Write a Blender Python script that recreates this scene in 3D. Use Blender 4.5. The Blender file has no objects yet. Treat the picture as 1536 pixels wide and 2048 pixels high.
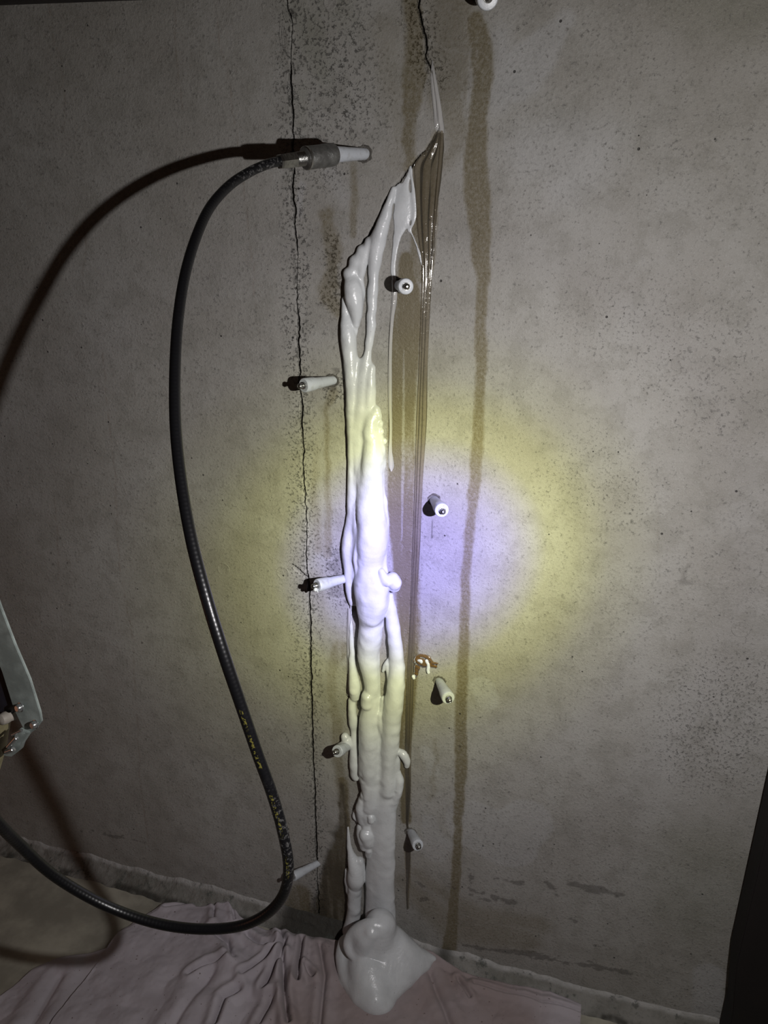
import bpy, bmesh, math, random
import numpy as np
import openvdb
from mathutils import Vector, Matrix

random.seed(7)
rng = np.random.default_rng(11)
scene = bpy.context.scene
COL = scene.collection

# ------------------------------------------------------------------ camera
FPX = 1450.0                       # focal length in pixels of the 1536 x 2048 frame
TH, PS = math.radians(19.5), math.radians(16.6)   # tilt down, turned to the left
D = 0.85                           # camera to wall
Fv = np.array([-math.sin(PS)*math.cos(TH), math.cos(PS)*math.cos(TH), -math.sin(TH)])
Rv = np.array([math.cos(PS), math.sin(PS), 0.0])
Uv = np.cross(Rv, Fv)
def ray(px, py):
    return Fv + (px-768)/FPX*Rv - (py-1024)/FPX*Uv
_r = ray(700, 1868)
CAMZ = -(_r[2]/_r[1])*D            # floor is z = 0, wall face is y = 0
CAM = np.array([0.0, -D, CAMZ])
def on_wall(px, py, h=0.0):        # point h metres proud of the wall face
    r = ray(px, py); return CAM + r*((D-h)/r[1])
def on_floor(px, py, h=0.0):       # point h metres above the floor
    r = ray(px, py); return CAM + r*((h-CAMZ)/r[2])
def m_per_px(p):                   # size of one photo pixel at a point
    return float(np.dot(np.asarray(p)-CAM, Fv))/FPX

cam = bpy.data.cameras.new('camera'); camo = bpy.data.objects.new('camera', cam); COL.objects.link(camo)
cam.lens = FPX/2048*36; cam.sensor_width = 36; cam.clip_start = 0.01
camo.matrix_world = Matrix(((Rv[0],Uv[0],-Fv[0],CAM[0]),(Rv[1],Uv[1],-Fv[1],CAM[1]),(Rv[2],Uv[2],-Fv[2],CAM[2]),(0,0,0,1)))
scene.camera = camo

# ------------------------------------------------------------------ world, lights, exposure
scene.view_settings.view_transform = 'Standard'; scene.view_settings.look = 'None'
scene.view_settings.exposure = 0.0; scene.view_settings.gamma = 1.0
scene.view_settings.use_curve_mapping = False
w = bpy.data.worlds.new('world'); scene.world = w; w.use_nodes = True
w.node_tree.nodes['Background'].inputs[0].default_value = (1.0, 0.62, 0.42, 1)
w.node_tree.nodes['Background'].inputs[1].default_value = 0.010

# hand-held flashlight a little to the right of the camera: tight violet core, yellow fringe, grey spill
LPOS = np.array([0.19, -0.68, CAMZ-0.05])
LAIM = on_wall(834, 1112)
lt = bpy.data.lights.new('flashlight', 'SPOT'); lo = bpy.data.objects.new('flashlight', lt); COL.objects.link(lo)
lt.energy = 1.0; lt.spot_size = math.radians(150); lt.spot_blend = 0.6; lt.shadow_soft_size = 0.0065
ldir = Vector(LAIM-LPOS).normalized()
lo.location = Vector(LPOS); lo.rotation_euler = ldir.to_track_quat('-Z','Y').to_euler()
lt.use_nodes = True
nt = lt.node_tree; em = nt.nodes['Emission']
geo = nt.nodes.new('ShaderNodeNewGeometry')
dot = nt.nodes.new('ShaderNodeVectorMath'); dot.operation = 'DOT_PRODUCT'
dot.inputs[1].default_value = tuple(ldir)
nt.links.new(geo.outputs['Incoming'], dot.inputs[0])
ab = nt.nodes.new('ShaderNodeMath'); ab.operation = 'ABSOLUTE'; nt.links.new(dot.outputs['Value'], ab.inputs[0])
ac = nt.nodes.new('ShaderNodeMath'); ac.operation = 'ARCCOSINE'; nt.links.new(ab.outputs[0], ac.inputs[0])
mr = nt.nodes.new('ShaderNodeMath'); mr.operation = 'DIVIDE'; mr.inputs[1].default_value = math.radians(60); nt.links.new(ac.outputs[0], mr.inputs[0])
ramp = nt.nodes.new('ShaderNodeValToRGB'); nt.links.new(mr.outputs[0], ramp.inputs[0])
LPROF = [  # degrees off axis, colour (linear), strength
    (0.0, (0.76,0.71,1.55), 1.02), (3.5, (0.78,0.73,1.50), 1.0), (6.6, (0.88,0.85,1.28), 0.92), (8.6, (0.97,0.96,0.96), 0.77),
    (10.6, (1.03,1.04,0.62), 0.66), (12.8, (1.02,1.02,0.60), 0.52), (16.0, (1.0,0.985,0.80), 0.39), (20.5, (1.0,0.975,0.95), 0.315),
    (27.0, (1.0,0.97,0.98), 0.245), (38.0, (1.0,0.975,0.96), 0.182), (48.0, (1.0,0.96,0.92), 0.145), (60.0, (1,0.95,0.9), 0.12)]
el = ramp.color_ramp.elements
while len(el) < len(LPROF): el.new(0.5)
for e, (a, c, s) in zip(el, LPROF):
    e.position = a/60.0; e.color = (c[0]*s, c[1]*s, c[2]*s, 1)
nt.links.new(ramp.outputs[0], em.inputs['Color']); em.inputs['Strength'].default_value = 74.0

# faint warm light from the room behind and to the left
al = bpy.data.lights.new('warm_room_light', 'AREA'); ao = bpy.data.objects.new('warm_room_light', al); COL.objects.link(ao)
al.energy = 0.16; al.color = (1.0, 0.42, 0.24); al.size = 0.3
ao.location = (-1.25, -0.75, 0.45)
ao.rotation_euler = (Vector((-0.5,-0.05,0.05))-Vector(ao.location)).to_track_quat('-Z','Y').to_euler()

# ------------------------------------------------------------------ helpers
def link(name, me, mat=None, parent=None):
    o = bpy.data.objects.new(name, me); COL.objects.link(o)
    if mat: me.materials.append(mat)
    if parent is not None: o.parent = parent
    return o
def tag(o, label=None, cat=None, group=None, kind=None):
    if label: o['label'] = label
    if cat: o['category'] = cat
    if group: o['group'] = group
    if kind: o['kind'] = kind
    return o
def empty(name, loc):
    o = bpy.data.objects.new(name, None); o.empty_display_size = 0.02; COL.objects.link(o); o.location = Vector(loc); return o
def child(o, root):                # keep world placement of a mesh built in world space
    o.parent = root; o.matrix_parent_inverse = Matrix.Translation(-Vector(root.location)); return o
def mesh_np(name, verts, quads, smooth=True):
    me = bpy.data.meshes.new(name); verts = np.asarray(verts, np.float32); quads = np.asarray(quads, np.int32)
    me.vertices.add(len(verts)); me.vertices.foreach_set('co', verts.ravel())
    n = len(quads); k = quads.shape[1]
    me.loops.add(n*k); me.loops.foreach_set('vertex_index', quads.ravel())
    me.polygons.add(n); me.polygons.foreach_set('loop_start', np.arange(0, n*k, k, dtype=np.int32))
    try: me.polygons.foreach_set('loop_total', np.full(n, k, np.int32))
    except Exception: pass
    me.polygons.foreach_set('use_smooth', np.full(n, smooth)); me.update(calc_edges=True); me.validate(); return me
def grid_quads(nr, nc, flip=False):
    i = np.arange((nr-1)*(nc-1)); r = i//(nc-1); c = i%(nc-1); a = r*nc+c
    q = np.stack([a, a+1, a+nc+1, a+nc], 1)
    return q[:, ::-1] if flip else q
def lattice(shape, seed): return np.random.default_rng(seed).random(shape)
def vnoise2(x, y, scale, seed):    # smooth value noise in metres
    L = lattice((97, 89), seed); u = x/scale+1000.37; v = y/scale+1000.71
    i = np.floor(u).astype(int); j = np.floor(v).astype(int); fu = u-i; fv = v-j
    fu = fu*fu*(3-2*fu); fv = fv*fv*(3-2*fv)
    a = L[i%97, j%89]; b = L[(i+1)%97, j%89]; c = L[i%97, (j+1)%89]; d = L[(i+1)%97, (j+1)%89]
    return (a*(1-fu)+b*fu)*(1-fv)+(c*(1-fu)+d*fu)*fv
def fbm2(x, y, scale, seed, o=4):
    s = 0; a = 1; t = 0
    for k in range(o): s = s+a*vnoise2(x, y, scale/2**k, seed+k); t += a; a *= 0.55
    return s/t
def seg_dist(X, Z, pts):           # distance to polyline, and parameter-interpolated third column
    best = np.full(X.shape, 1e9); val = np.zeros(X.shape)
    for (x0,z0,w0), (x1,z1,w1) in zip(pts[:-1], pts[1:]):
        dx, dz = x1-x0, z1-z0; L = dx*dx+dz*dz+1e-12
        t = np.clip(((X-x0)*dx+(Z-z0)*dz)/L, 0, 1)
        d = np.hypot(X-x0-t*dx, Z-z0-t*dz); ww = w0+t*(w1-w0)
        m = d-ww < best-val; best = np.where(m, d, best); val = np.where(m, ww, val)
    return best, val
def smooth01(x, a, b):
    t = np.clip((x-a)/(b-a), 0, 1); return t*t*(3-2*t)
def wpoly(pts):                    # traced stroke -> wall metres (x, z, half width)
    out = []
    for p in pts:
        q = on_wall(p[0], p[1]); out.append((q[0], q[2], (p[2] if len(p) > 2 else 1)*m_per_px(q)))
    return out
def catmull(P, n=6):
    P = np.asarray(P, float); Q = np.vstack([2*P[0]-P[1], P, 2*P[-1]-P[-2]]); out = []
    for i in range(1, len(Q)-2):
        for k in range(n):
            t = k/n; a, b, c, d = Q[i-1], Q[i], Q[i+1], Q[i+2]
            out.append(0.5*((2*b)+(c-a)*t+(2*a-5*b+4*c-d)*t*t+(3*b-a-3*c+d)*t**3))
    out.append(P[-1]); return np.array(out)
def frame(d):
    d = Vector(d).normalized(); u = d.orthogonal().normalized() if abs(d.z) > 0.95 else d.cross(Vector((0,0,1))).normalized()
    return u, d.cross(u).normalized(), d
def lathe(profile, p0, d, seg=32, sides=None):      # profile: (distance along axis, radius)
    u, v, dd = frame(d); bm = bmesh.new(); rings = []; n = sides or seg
    for (s, r) in profile:
        c = Vector(p0)+dd*s
        rings.append([bm.verts.new(c+(u*math.cos(2*math.pi*k/n)+v*math.sin(2*math.pi*k/n))*max(r,1e-5)) for k in range(n)])
    for a, b in zip(rings[:-1], rings[1:]):
        for k in range(n): bm.faces.new((a[k], a[(k+1)%n], b[(k+1)%n], b[k]))
    bm.faces.new(list(reversed(rings[0]))); bm.faces.new(rings[-1])
    bmesh.ops.recalc_face_normals(bm, faces=bm.faces)
    for f in bm.faces: f.smooth = sides is None
    return bm
def bm_obj(name, bm, mat, parent=None, sharp=35):
    me = bpy.data.meshes.new(name); bm.to_mesh(me); bm.free()
    if sharp:
        try: me.set_sharp_from_angle(angle=math.radians(sharp))
        except Exception: pass
    me.materials.append(mat); o = bpy.data.objects.new(name, me); COL.objects.link(o)
    if parent is not None: child(o, parent)
    return o
def tube_mesh(name, pts, rad, seg=28):              # swept tube with uv: u = metres along, v = around
    pts = np.asarray(pts); n = len(pts); T = np.gradient(pts, axis=0); T /= np.linalg.norm(T, axis=1)[:, None]
    N = np.zeros_like(pts); a = np.cross(T[0], [0,0,1.0]); a /= np.linalg.norm(a); N[0] = a
    for i in range(1, n):
        a = N[i-1]-T[i]*np.dot(N[i-1], T[i]); N[i] = a/np.linalg.norm(a)
    B = np.cross(T, N); th = np.linspace(0, 2*math.pi, seg, endpoint=False)
    rad = np.broadcast_to(rad, (n,))
    V = pts[:,None,:]+rad[:,None,None]*(np.cos(th)[None,:,None]*N[:,None,:]+np.sin(th)[None,:,None]*B[:,None,:])
    i = np.arange((n-1)*seg); r = i//seg; c = i%seg
    q = np.stack([r*seg+c, r*seg+(c+1)%seg, (r+1)*seg+(c+1)%seg, (r+1)*seg+c], 1)
    me = mesh_np(name, V.reshape(-1,3), q)
    L = np.concatenate([[0], np.cumsum(np.linalg.norm(np.diff(pts, axis=0), axis=1))])
    uv = me.uv_layers.new(name='uv'); U = np.zeros((len(q), 4, 2), np.float32)
    U[:,0,0] = L[r]; U[:,1,0] = L[r]; U[:,2,0] = L[r+1]; U[:,3,0] = L[r+1]
    U[:,0,1] = c/seg; U[:,1,1] = (c+1)/seg; U[:,2,1] = (c+1)/seg; U[:,3,1] = c/seg
    uv.data.foreach_set('uv', U.ravel()); return me

# ---- node shorthand
class NT:
    def __init__(s, name):
        s.m = bpy.data.materials.new(name); s.m.use_nodes = True; s.t = s.m.node_tree
        s.b = s.t.nodes['Principled BSDF']
    def n(s, typ, **k):
        x = s.t.nodes.new(typ)
        for a, v in k.items():
            if a.startswith('i_'):
                key = a[2:]; key = int(key) if key.isdigit() else key.replace('_', ' ')
                x.inputs[key].default_value = v
            else: setattr(x, a, v)
        return x
    def l(s, a, b): s.t.links.new(a, b)
    def math(s, op, a, b=0.0, clamp=False):
        x = s.t.nodes.new('ShaderNodeMath'); x.operation = op; x.use_clamp = clamp
        for i, q in enumerate((a, b)):
            if hasattr(q, 'links'): s.l(q, x.inputs[i])
            else: x.inputs[i].default_value = q
        return x.outputs[0]
    def mix(s, f, a, b, mode='MIX'):
        x = s.t.nodes.new('ShaderNodeMix'); x.data_type = 'RGBA'; x.blend_type = mode
        for i, q in ((0, f), (6, a), (7, b)):
            if hasattr(q, 'links'): s.l(q, x.inputs[i])
            else: x.inputs[i].default_value = q if i == 0 else (*q, 1)
        return x.outputs[2]
    def noise(s, vec, scale, detail=4, rough=0.6, dist=0.0):
        x = s.n('ShaderNodeTexNoise'); x.inputs['Scale'].default_value = scale; x.inputs['Detail'].default_value = detail
        x.inputs['Roughness'].default_value = rough; x.inputs['Distortion'].default_value = dist; s.l(vec, x.inputs['Vector']); return x.outputs[0]
    def ramp(s, v, a, b):          # map a..b -> 0..1 smooth
        x = s.n('ShaderNodeMapRange'); x.interpolation_type = 'SMOOTHSTEP'; x.inputs['From Min'].default_value = a; x.inputs['From Max'].default_value = b
        s.l(v, x.inputs['Value']); return x.outputs[0]
    def bump(s, h, dist, strength=1.0, normal=None):
        x = s.n('ShaderNodeBump'); x.inputs['Strength'].default_value = strength; x.inputs['Distance'].default_value = dist; s.l(h, x.inputs['Height'])
        if normal is not None: s.l(normal, x.inputs['Normal'])
        return x.outputs[0]
    def obj(s): return s.n('ShaderNodeTexCoord').outputs['Object']
def simple(name, col, rough=0.5, metal=0.0, bump=None, **k):
    q = NT(name); q.b.inputs['Base Color'].default_value = (*col, 1); q.b.inputs['Roughness'].default_value = rough; q.b.inputs['Metallic'].default_value = metal
    for a, v in k.items(): q.b.inputs[a.replace('_', ' ')].default_value = v
    if bump:
        o = q.obj(); q.l(q.bump(q.noise(o, bump[0], 4), bump[1]), q.b.inputs['Normal'])
        q.l(q.mix(q.ramp(q.noise(o, bump[0]*0.3, 4), 0.35, 0.7), tuple(c*0.72 for c in col), tuple(min(1, c*1.15) for c in col)), q.b.inputs['Base Color'])
    return q.m

# ---- materials
def concrete_material():
    q = NT('stained_concrete'); o = q.obj()
    A = q.n('ShaderNodeAttribute', attribute_name='stain_a'); Bt = q.n('ShaderNodeAttribute', attribute_name='stain_b')
    sa = q.n('ShaderNodeSeparateColor'); q.l(A.outputs['Color'], sa.inputs[0]); sb = q.n('ShaderNodeSeparateColor'); q.l(Bt.outputs['Color'], sb.inputs[0])
    brown, dark, pale = sa.outputs; wet = A.outputs['Alpha']; roughm, hair, green = sb.outputs
    n1 = q.noise(o, 5, 5, 0.62); n2 = q.noise(o, 28, 6, 0.68); n3 = q.noise(o, 270, 6, 0.72); n4 = q.noise(o, 800, 3, 0.7); n5 = q.noise(o, 75, 5, 0.7)
    base = q.mix(q.ramp(n1, 0.32, 0.68), (0.285,0.27,0.245), (0.35,0.34,0.32))
    base = q.mix(q.math('MULTIPLY', q.ramp(n2, 0.46, 0.62), 0.45), base, (0.22,0.21,0.185))
    base = q.mix(q.math('MULTIPLY', pale, 0.75), base, (0.43,0.43,0.44))
    base = q.mix(q.math('MULTIPLY', green, 0.6), base, (0.17,0.175,0.125))
    # fine speckle
    sp = q.math('MULTIPLY', q.math('MULTIPLY', q.ramp(n3, 0.50, 0.68), q.math('ADD', q.ramp(n5, 0.45, 0.62), 0.6)), q.math('ADD', q.math('MULTIPLY', roughm, 0.5), 0.62), True)
    base = q.mix(sp, base, (0.12,0.115,0.105))
    base = q.mix(q.math('MULTIPLY', q.ramp(n4, 0.54, 0.66), 0.34), base, (0.46,0.45,0.43))
    # stains
    bm_ = q.math('MULTIPLY', brown, q.math('ADD', q.math('MULTIPLY', n3, 2.4), -0.18), True)
    base = q.mix(q.math('MULTIPLY', bm_, 0.82, True), base, (0.165,0.138,0.080), 'MIX')
    base = q.mix(q.math('MULTIPLY', bm_, 0.62, True), base, (0.66,0.62,0.50), 'MULTIPLY')
    base = q.mix(q.math('MULTIPLY', hair, 0.7, True), base, (0.17,0.12,0.085))
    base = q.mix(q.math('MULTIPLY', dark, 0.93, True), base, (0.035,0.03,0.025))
    # pinholes
    vo = q.n('ShaderNodeTexVoronoi'); vo.inputs['Scale'].default_value = 70; q.l(o, vo.inputs['Vector'])
    vc = q.n('ShaderNodeSeparateColor'); q.l(vo.outputs['Color'], vc.inputs[0])
    rad = q.math('MULTIPLY', q.ramp(vc.outputs[0], 0.72, 1.0), 0.105)
    hole = q.ramp(q.math('SUBTRACT', rad, vo.outputs['Distance']), 0.0, 0.03)
    base = q.mix(q.math('MULTIPLY', hole, 0.92), base, (0.035,0.032,0.03))
    q.l(base, q.b.inputs['Base Color'])
    rr = q.math('SUBTRACT', 0.8, q.math('MULTIPLY', wet, 0.42)); q.l(rr, q.b.inputs['Roughness'])
    # relief: grain, blisters, speckle pits
    v2 = q.n('ShaderNodeTexVoronoi'); v2.inputs['Scale'].default_value = 150; v2.feature = 'SMOOTH_F1'; q.l(o, v2.inputs['Vector'])
    v2c = q.n('ShaderNodeSeparateColor'); q.l(v2.outputs['Color'], v2c.inputs[0])
    bl = q.math('MULTIPLY', q.ramp(q.math('SUBTRACT', 0.36, v2.outputs['Distance']), 0.0, 0.10), q.ramp(v2c.outputs[1], 0.84, 0.97))
    h = q.math('MULTIPLY', n2, 0.35)
    h = q.math('ADD', h, q.math('MULTIPLY', n3, 0.34))
    h = q.math('ADD', h, q.math('MULTIPLY', n4, 0.13))
    h = q.math('ADD', h, q.math('MULTIPLY', bl, 0.09))
    h = q.math('SUBTRACT', h, q.math('MULTIPLY', hole, 0.6))
    h = q.math('SUBTRACT', h, q.math('MULTIPLY', q.math('MULTIPLY', q.ramp(n3, 0.52, 0.66), roughm), 0.45))
    q.l(q.bump(h, 0.0034, 0.95), q.b.inputs['Normal'])
    return q.m
M_CONC = concrete_material()

def foam_material():
    q = NT('white_foam'); o = q.obj()
    n = q.noise(o, 45, 3, 0.5); n2 = q.noise(o, 420, 3, 0.6); n3 = q.noise(o, 110, 2, 0.5)
    c = q.mix(q.ramp(n, 0.3, 0.75), (0.55,0.565,0.575), (0.63,0.645,0.655))
    sp = q.ramp(q.noise(o, 260, 2, 0.5), 0.71, 0.77); c = q.mix(q.math('MULTIPLY', sp, 0.45), c, (0.30,0.30,0.32))
    at = q.n('ShaderNodeAttribute', attribute_name='skin'); c = q.mix(at.outputs['Fac'], c, (0.54,0.52,0.50))
    q.l(c, q.b.inputs['Base Color']); q.b.inputs['Roughness'].default_value = 0.27
    q.b.inputs['Subsurface Weight'].default_value = 0.35; q.b.inputs['Subsurface Radius'].default_value = (1.0,0.95,0.9); q.b.inputs['Subsurface Scale'].default_value = 0.004
    q.b.inputs['Specular IOR Level'].default_value = 0.5
    h = q.math('ADD', q.math('MULTIPLY', n3, 0.6), q.math('MULTIPLY', n2, 0.22))
    q.l(q.bump(h, 0.0016, 0.6), q.b.inputs['Normal']); return q.m
M_FOAM = foam_material()

def resin_material(name, tint, alpha, bumpy=0.0012):
    q = NT(name); o = q.obj()
    mp = q.n('ShaderNodeMapping'); mp.inputs['Scale'].default_value = (1, 1, 0.06); q.l(o, mp.inputs['Vector'])
    n = q.noise(mp.outputs[0], 260, 3, 0.6); n2 = q.noise(o, 130, 3, 0.6)
    q.l(q.mix(n, tuple(c*0.78 for c in tint), tuple(min(1, c*1.2) for c in tint)), q.b.inputs['Base Color'])
    q.b.inputs['Roughness'].default_value = 0.08; q.b.inputs['Coat Weight'].default_value = 1.0; q.b.inputs['Coat Roughness'].default_value = 0.05
    q.l(q.bump(q.math('ADD', q.math('MULTIPLY', n, 0.8), q.math('MULTIPLY', n2, 0.5)), bumpy, 0.8), q.b.inputs['Normal'])
    # thin clear resin: partly see-through, partly tinted gloss
    tr = q.n('ShaderNodeBsdfTransparent'); tr.inputs[0].default_value = (0.93,0.88,0.80,1)
    gl = q.n('ShaderNodeBsdfGlossy'); gl.inputs['Roughness'].default_value = 0.08
    fr = q.n('ShaderNodeFresnel'); fr.inputs[0].default_value = 1.5
    mx = q.n('ShaderNodeMixShader'); mx.inputs[0].default_value = alpha
    q.l(tr.outputs[0], mx.inputs[1]); q.l(q.b.outputs[0], mx.inputs[2])
    ms = q.n('ShaderNodeMixShader'); q.l(fr.outputs[0], ms.inputs[0]); q.l(mx.outputs[0], ms.inputs[1]); q.l(gl.outputs[0], ms.inputs[2])
    q.l(ms.outputs[0], q.t.nodes['Material Output'].inputs['Surface']); return q.m
M_RESIN = resin_material('clear_resin', (0.19,0.17,0.13), 0.34)
M_MILKY = resin_material('milky_resin', (0.60,0.59,0.58), 0.66)
M_AMBER = resin_material('amber_resin', (0.17,0.095,0.03), 0.7)

def nylon_material():
    q = NT('white_nylon'); o = q.obj(); n = q.noise(o, 160, 4, 0.6)
    q.l(q.mix(q.ramp(n, 0.5, 0.75), (0.50,0.525,0.56), (0.40,0.41,0.42)), q.b.inputs['Base Color']); q.b.inputs['Roughness'].default_value = 0.33
    q.b.inputs['Subsurface Weight'].default_value = 0.5; q.b.inputs['Subsurface Radius'].default_value = (1,1,1); q.b.inputs['Subsurface Scale'].default_value = 0.006
    q.l(q.bump(n, 0.0004, 0.5), q.b.inputs['Normal']); return q.m
M_NYLON = nylon_material()
M_STEEL = simple('worn_steel', (0.46,0.46,0.44), 0.30, 1.0, bump=(420, 0.0004))
M_ZINC = simple('galvanised_metal', (0.36,0.41,0.39), 0.4, 0.2, bump=(160, 0.0002))
M_BOLT = simple('bright_bolt_steel', (0.45,0.46,0.46), 0.22, 0.8)
M_COUPL = simple('dull_coupling_steel', (0.26,0.26,0.25), 0.42, 0.85, bump=(350, 0.0006))
M_BLACK = simple('near_black_board', (0.007,0.004,0.0035), 0.8, bump=(40, 0.0006))
M_TIMB = simple('dark_beam', (0.03,0.026,0.024), 0.8, bump=(60, 0.001))
M_GRIP = simple('dull_yellow_plastic', (0.26,0.23,0.13), 0.5, bump=(120, 0.0004))
M_PALEKNOB = simple('pale_plastic', (0.42,0.38,0.33), 0.5, bump=(120, 0.0004))
M_DARKP = simple('dark_blue_black_plastic', (0.02,0.02,0.03), 0.4, bump=(90, 0.0003))
M_RED = simple('dull_red_cloth', (0.35,0.07,0.05), 0.9, bump=(300, 0.001))

def hose_material():
    q = NT('black_rubber_hose')
    uv = q.n('ShaderNodeTexCoord').outputs['UV']; s = q.n('ShaderNodeSeparateXYZ'); q.l(uv, s.inputs[0])
    o = q.obj(); n = q.noise(o, 90, 5, 0.7); n2 = q.noise(o, 300, 3, 0.7)
    c = q.mix(q.math('MULTIPLY', q.ramp(n, 0.55, 0.8), 0.4), (0.006,0.006,0.007), (0.018,0.018,0.021))
    # chalky scuffs at the end by the coupling and on the lower bend
    ue = q.math('SUBTRACT', 1.0, q.ramp(s.outputs[0], 0.03, 0.09)); ub = q.math('MULTIPLY', q.ramp(s.outputs[0], HOSE_S1-0.10, HOSE_S1-0.06), q.math('SUBTRACT', 1.0, q.ramp(s.outputs[0], HOSE_S1+0.0, HOSE_S1+0.03)))
    sc = q.math('MULTIPLY', q.math('MAXIMUM', ue, q.math('MULTIPLY', ub, 0.8)), q.ramp(n2, 0.52, 0.66))
    c = q.mix(q.math('MULTIPLY', sc, 0.5), c, (0.20,0.195,0.19))
    # worn yellow print line along the lower run
    va = q.math('ABSOLUTE', q.math('SUBTRACT', s.outputs[1], HOSE_PRINT_V)); band = q.math('LESS_THAN', va, 0.045)
    ur = q.math('MULTIPLY', q.ramp(s.outputs[0], HOSE_S0, HOSE_S0+0.005), q.math('SUBTRACT', 1.0, q.ramp(s.outputs[0], HOSE_S1, HOSE_S1+0.01)))
    cmb = q.n('ShaderNodeCombineXYZ'); q.l(q.math('MULTIPLY', s.outputs[0], 1.0), cmb.inputs[0]); q.l(q.math('MULTIPLY', s.outputs[1], 0.033), cmb.inputs[1])
    pr = q.ramp(q.noise(cmb.outputs[0], 420, 2, 0.5), 0.50, 0.56); gap = q.ramp(q.noise(cmb.outputs[0], 30, 1, 0.5), 0.40, 0.5)
    pm = q.math('MULTIPLY', q.math('MULTIPLY', band, ur), q.math('MULTIPLY', pr, gap))
    c = q.mix(q.math('MULTIPLY', pm, 0.7), c, (0.19,0.17,0.035))
    q.l(c, q.b.inputs['Base Color']); q.b.inputs['Roughness'].default_value = 0.33; q.b.inputs['Specular IOR Level'].default_value = 0.5
    wv = q.math('SINE', q.math('MULTIPLY', s.outputs[0], 2*math.pi/0.0036))
    q.l(q.bump(q.math('ADD', wv, q.math('MULTIPLY', n, 1.5)), 0.00005, 0.6), q.b.inputs['Normal']); return q.m
HOSE_PRINT_V = 0.5; HOSE_S0, HOSE_S1 = 0.4, 0.7   # set once the hose is laid out

def cloth_material(name, c0, c1, dirt=(0.10,0.06,0.05)):
    q = NT(name); o = q.obj(); n = q.noise(o, 14, 5, 0.6); n2 = q.noise(o, 330, 3, 0.6); n3 = q.noise(o, 210, 2, 0.5)
    at = q.n('ShaderNodeAttribute', attribute_name='damp')
    c = q.mix(q.ramp(n, 0.35, 0.65), c0, c1); c = q.mix(at.outputs['Fac'], c, (0.27,0.205,0.19))
    c = q.mix(q.math('MULTIPLY', q.ramp(n3, 0.70, 0.75), 0.8), c, dirt)
    q.l(c, q.b.inputs['Base Color']); q.b.inputs['Roughness'].default_value = 0.85; q.b.inputs['Sheen Weight'].default_value = 0.1
    wv = q.n('ShaderNodeTexWave'); wv.inputs['Scale'].default_value = 500; q.l(o, wv.inputs['Vector'])
    q.l(q.bump(q.math('ADD', q.math('MULTIPLY', n2, 0.6), q.math('MULTIPLY', wv.outputs['Fac'], 0.3)), 0.0006, 0.6), q.b.inputs['Normal']); return q.m
M_CLOTH = cloth_material('pinkish_grey_cloth', (0.40,0.36,0.39), (0.47,0.43,0.465))
def mortar_material():
    q = NT('rough_mortar'); o = q.obj(); n = q.noise(o, 22, 5, 0.65); n2 = q.noise(o, 160, 5, 0.7); n3 = q.noise(o, 60, 4, 0.7)
    at = q.n('ShaderNodeAttribute', attribute_name='edge')
    c = q.mix(q.ramp(n, 0.35, 0.65), (0.17,0.165,0.145), (0.26,0.25,0.23)); c = q.mix(at.outputs['Fac'], c, (0.46,0.45,0.44))
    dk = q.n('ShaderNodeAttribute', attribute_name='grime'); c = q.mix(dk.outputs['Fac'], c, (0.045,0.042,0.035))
    c = q.mix(q.math('MULTIPLY', q.ramp(n3, 0.55, 0.68), 0.75), c, (0.07,0.075,0.065))
    q.l(c, q.b.inputs['Base Color']); q.b.inputs['Roughness'].default_value = 0.85
    q.l(q.bump(q.math('ADD', n2, q.math('MULTIPLY', n3, 1.2)), 0.003, 0.8), q.b.inputs['Normal']); return q.m
M_MORT = mortar_material()
M_RIM = simple('broken_concrete_rim', (0.13,0.12,0.105), 0.9, bump=(500, 0.002))
M_FLOOR = simple('beige_floor', (0.36,0.34,0.28), 0.55, bump=(50, 0.0006))

# ------------------------------------------------------------------ the wall: relief and stains
xl = on_wall(-420, 1500)[0]; xr = on_wall(1900, 1000)[0]; zt = on_wall(0, -120)[2]
zt = max(zt, on_wall(1536, -120)[2])+0.10
LCRACK = [(574,-60,1.2),(576,20,1.2),(583,40,.7),(581,118,.6),(578,150,2.6),(583,230,2.2),(585,290,1.4),(587,335,1.8),(583,380,3.6),(588,420,2.2),(588,450,1.5),(591,485,2.2),(594,510,.5),(593,560,.5),(592,600,1.2),
          (596,640,2.0),(595,690,2.4),(598,740,2.0),(597,765,1.5),(602,800,2.0),(603,860,2.4),(608,900,1.4),(604,910,1.2),(608,960,1.6),(611,1010,1.2),(614,1060,1.0),(612,1110,1.4),(616,1160,1.6),(618,1200,2.2),(620,1260,1.5),(619,1320,2.2),
          (621,1380,2.4),(623,1440,2.0),(624,1480,2.0),(627,1540,1.6),(629,1600,1.8),(631,1680,2.0),(632,1722,2.0),(633,1730,.6),(634,1765,.6),(635,1775,1.3),(637,1860,1.4),(638,1900,1.2)]
RCRACK = [(838,-60,2.2),(836,20,2.4),(840,45,2.2),(849,75,2.2),(852,95,2.6),(848,112,1.6),(857,130,1.2),(866,148,1.0)]
RCRACK2 = [(878,255,2.0),(868,280,2.4),(856,298,2.0),(838,312,1.2),(822,332,1.6),(800,362,1.6),(786,378,1.6),(770,402,1.8),(757,440,1.8),(735,472,1.8),(722,490,1.5)]
SIDE = [(582,1128,.8),(590,1134,1.2),(602,1144,1.4),(610,1152,1.5),(616,1158,1.5)]
CR = [wpoly([(a, b, r*1.35) for a, b, r in c]) for c in (LCRACK, RCRACK, RCRACK2, SIDE)]
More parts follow.
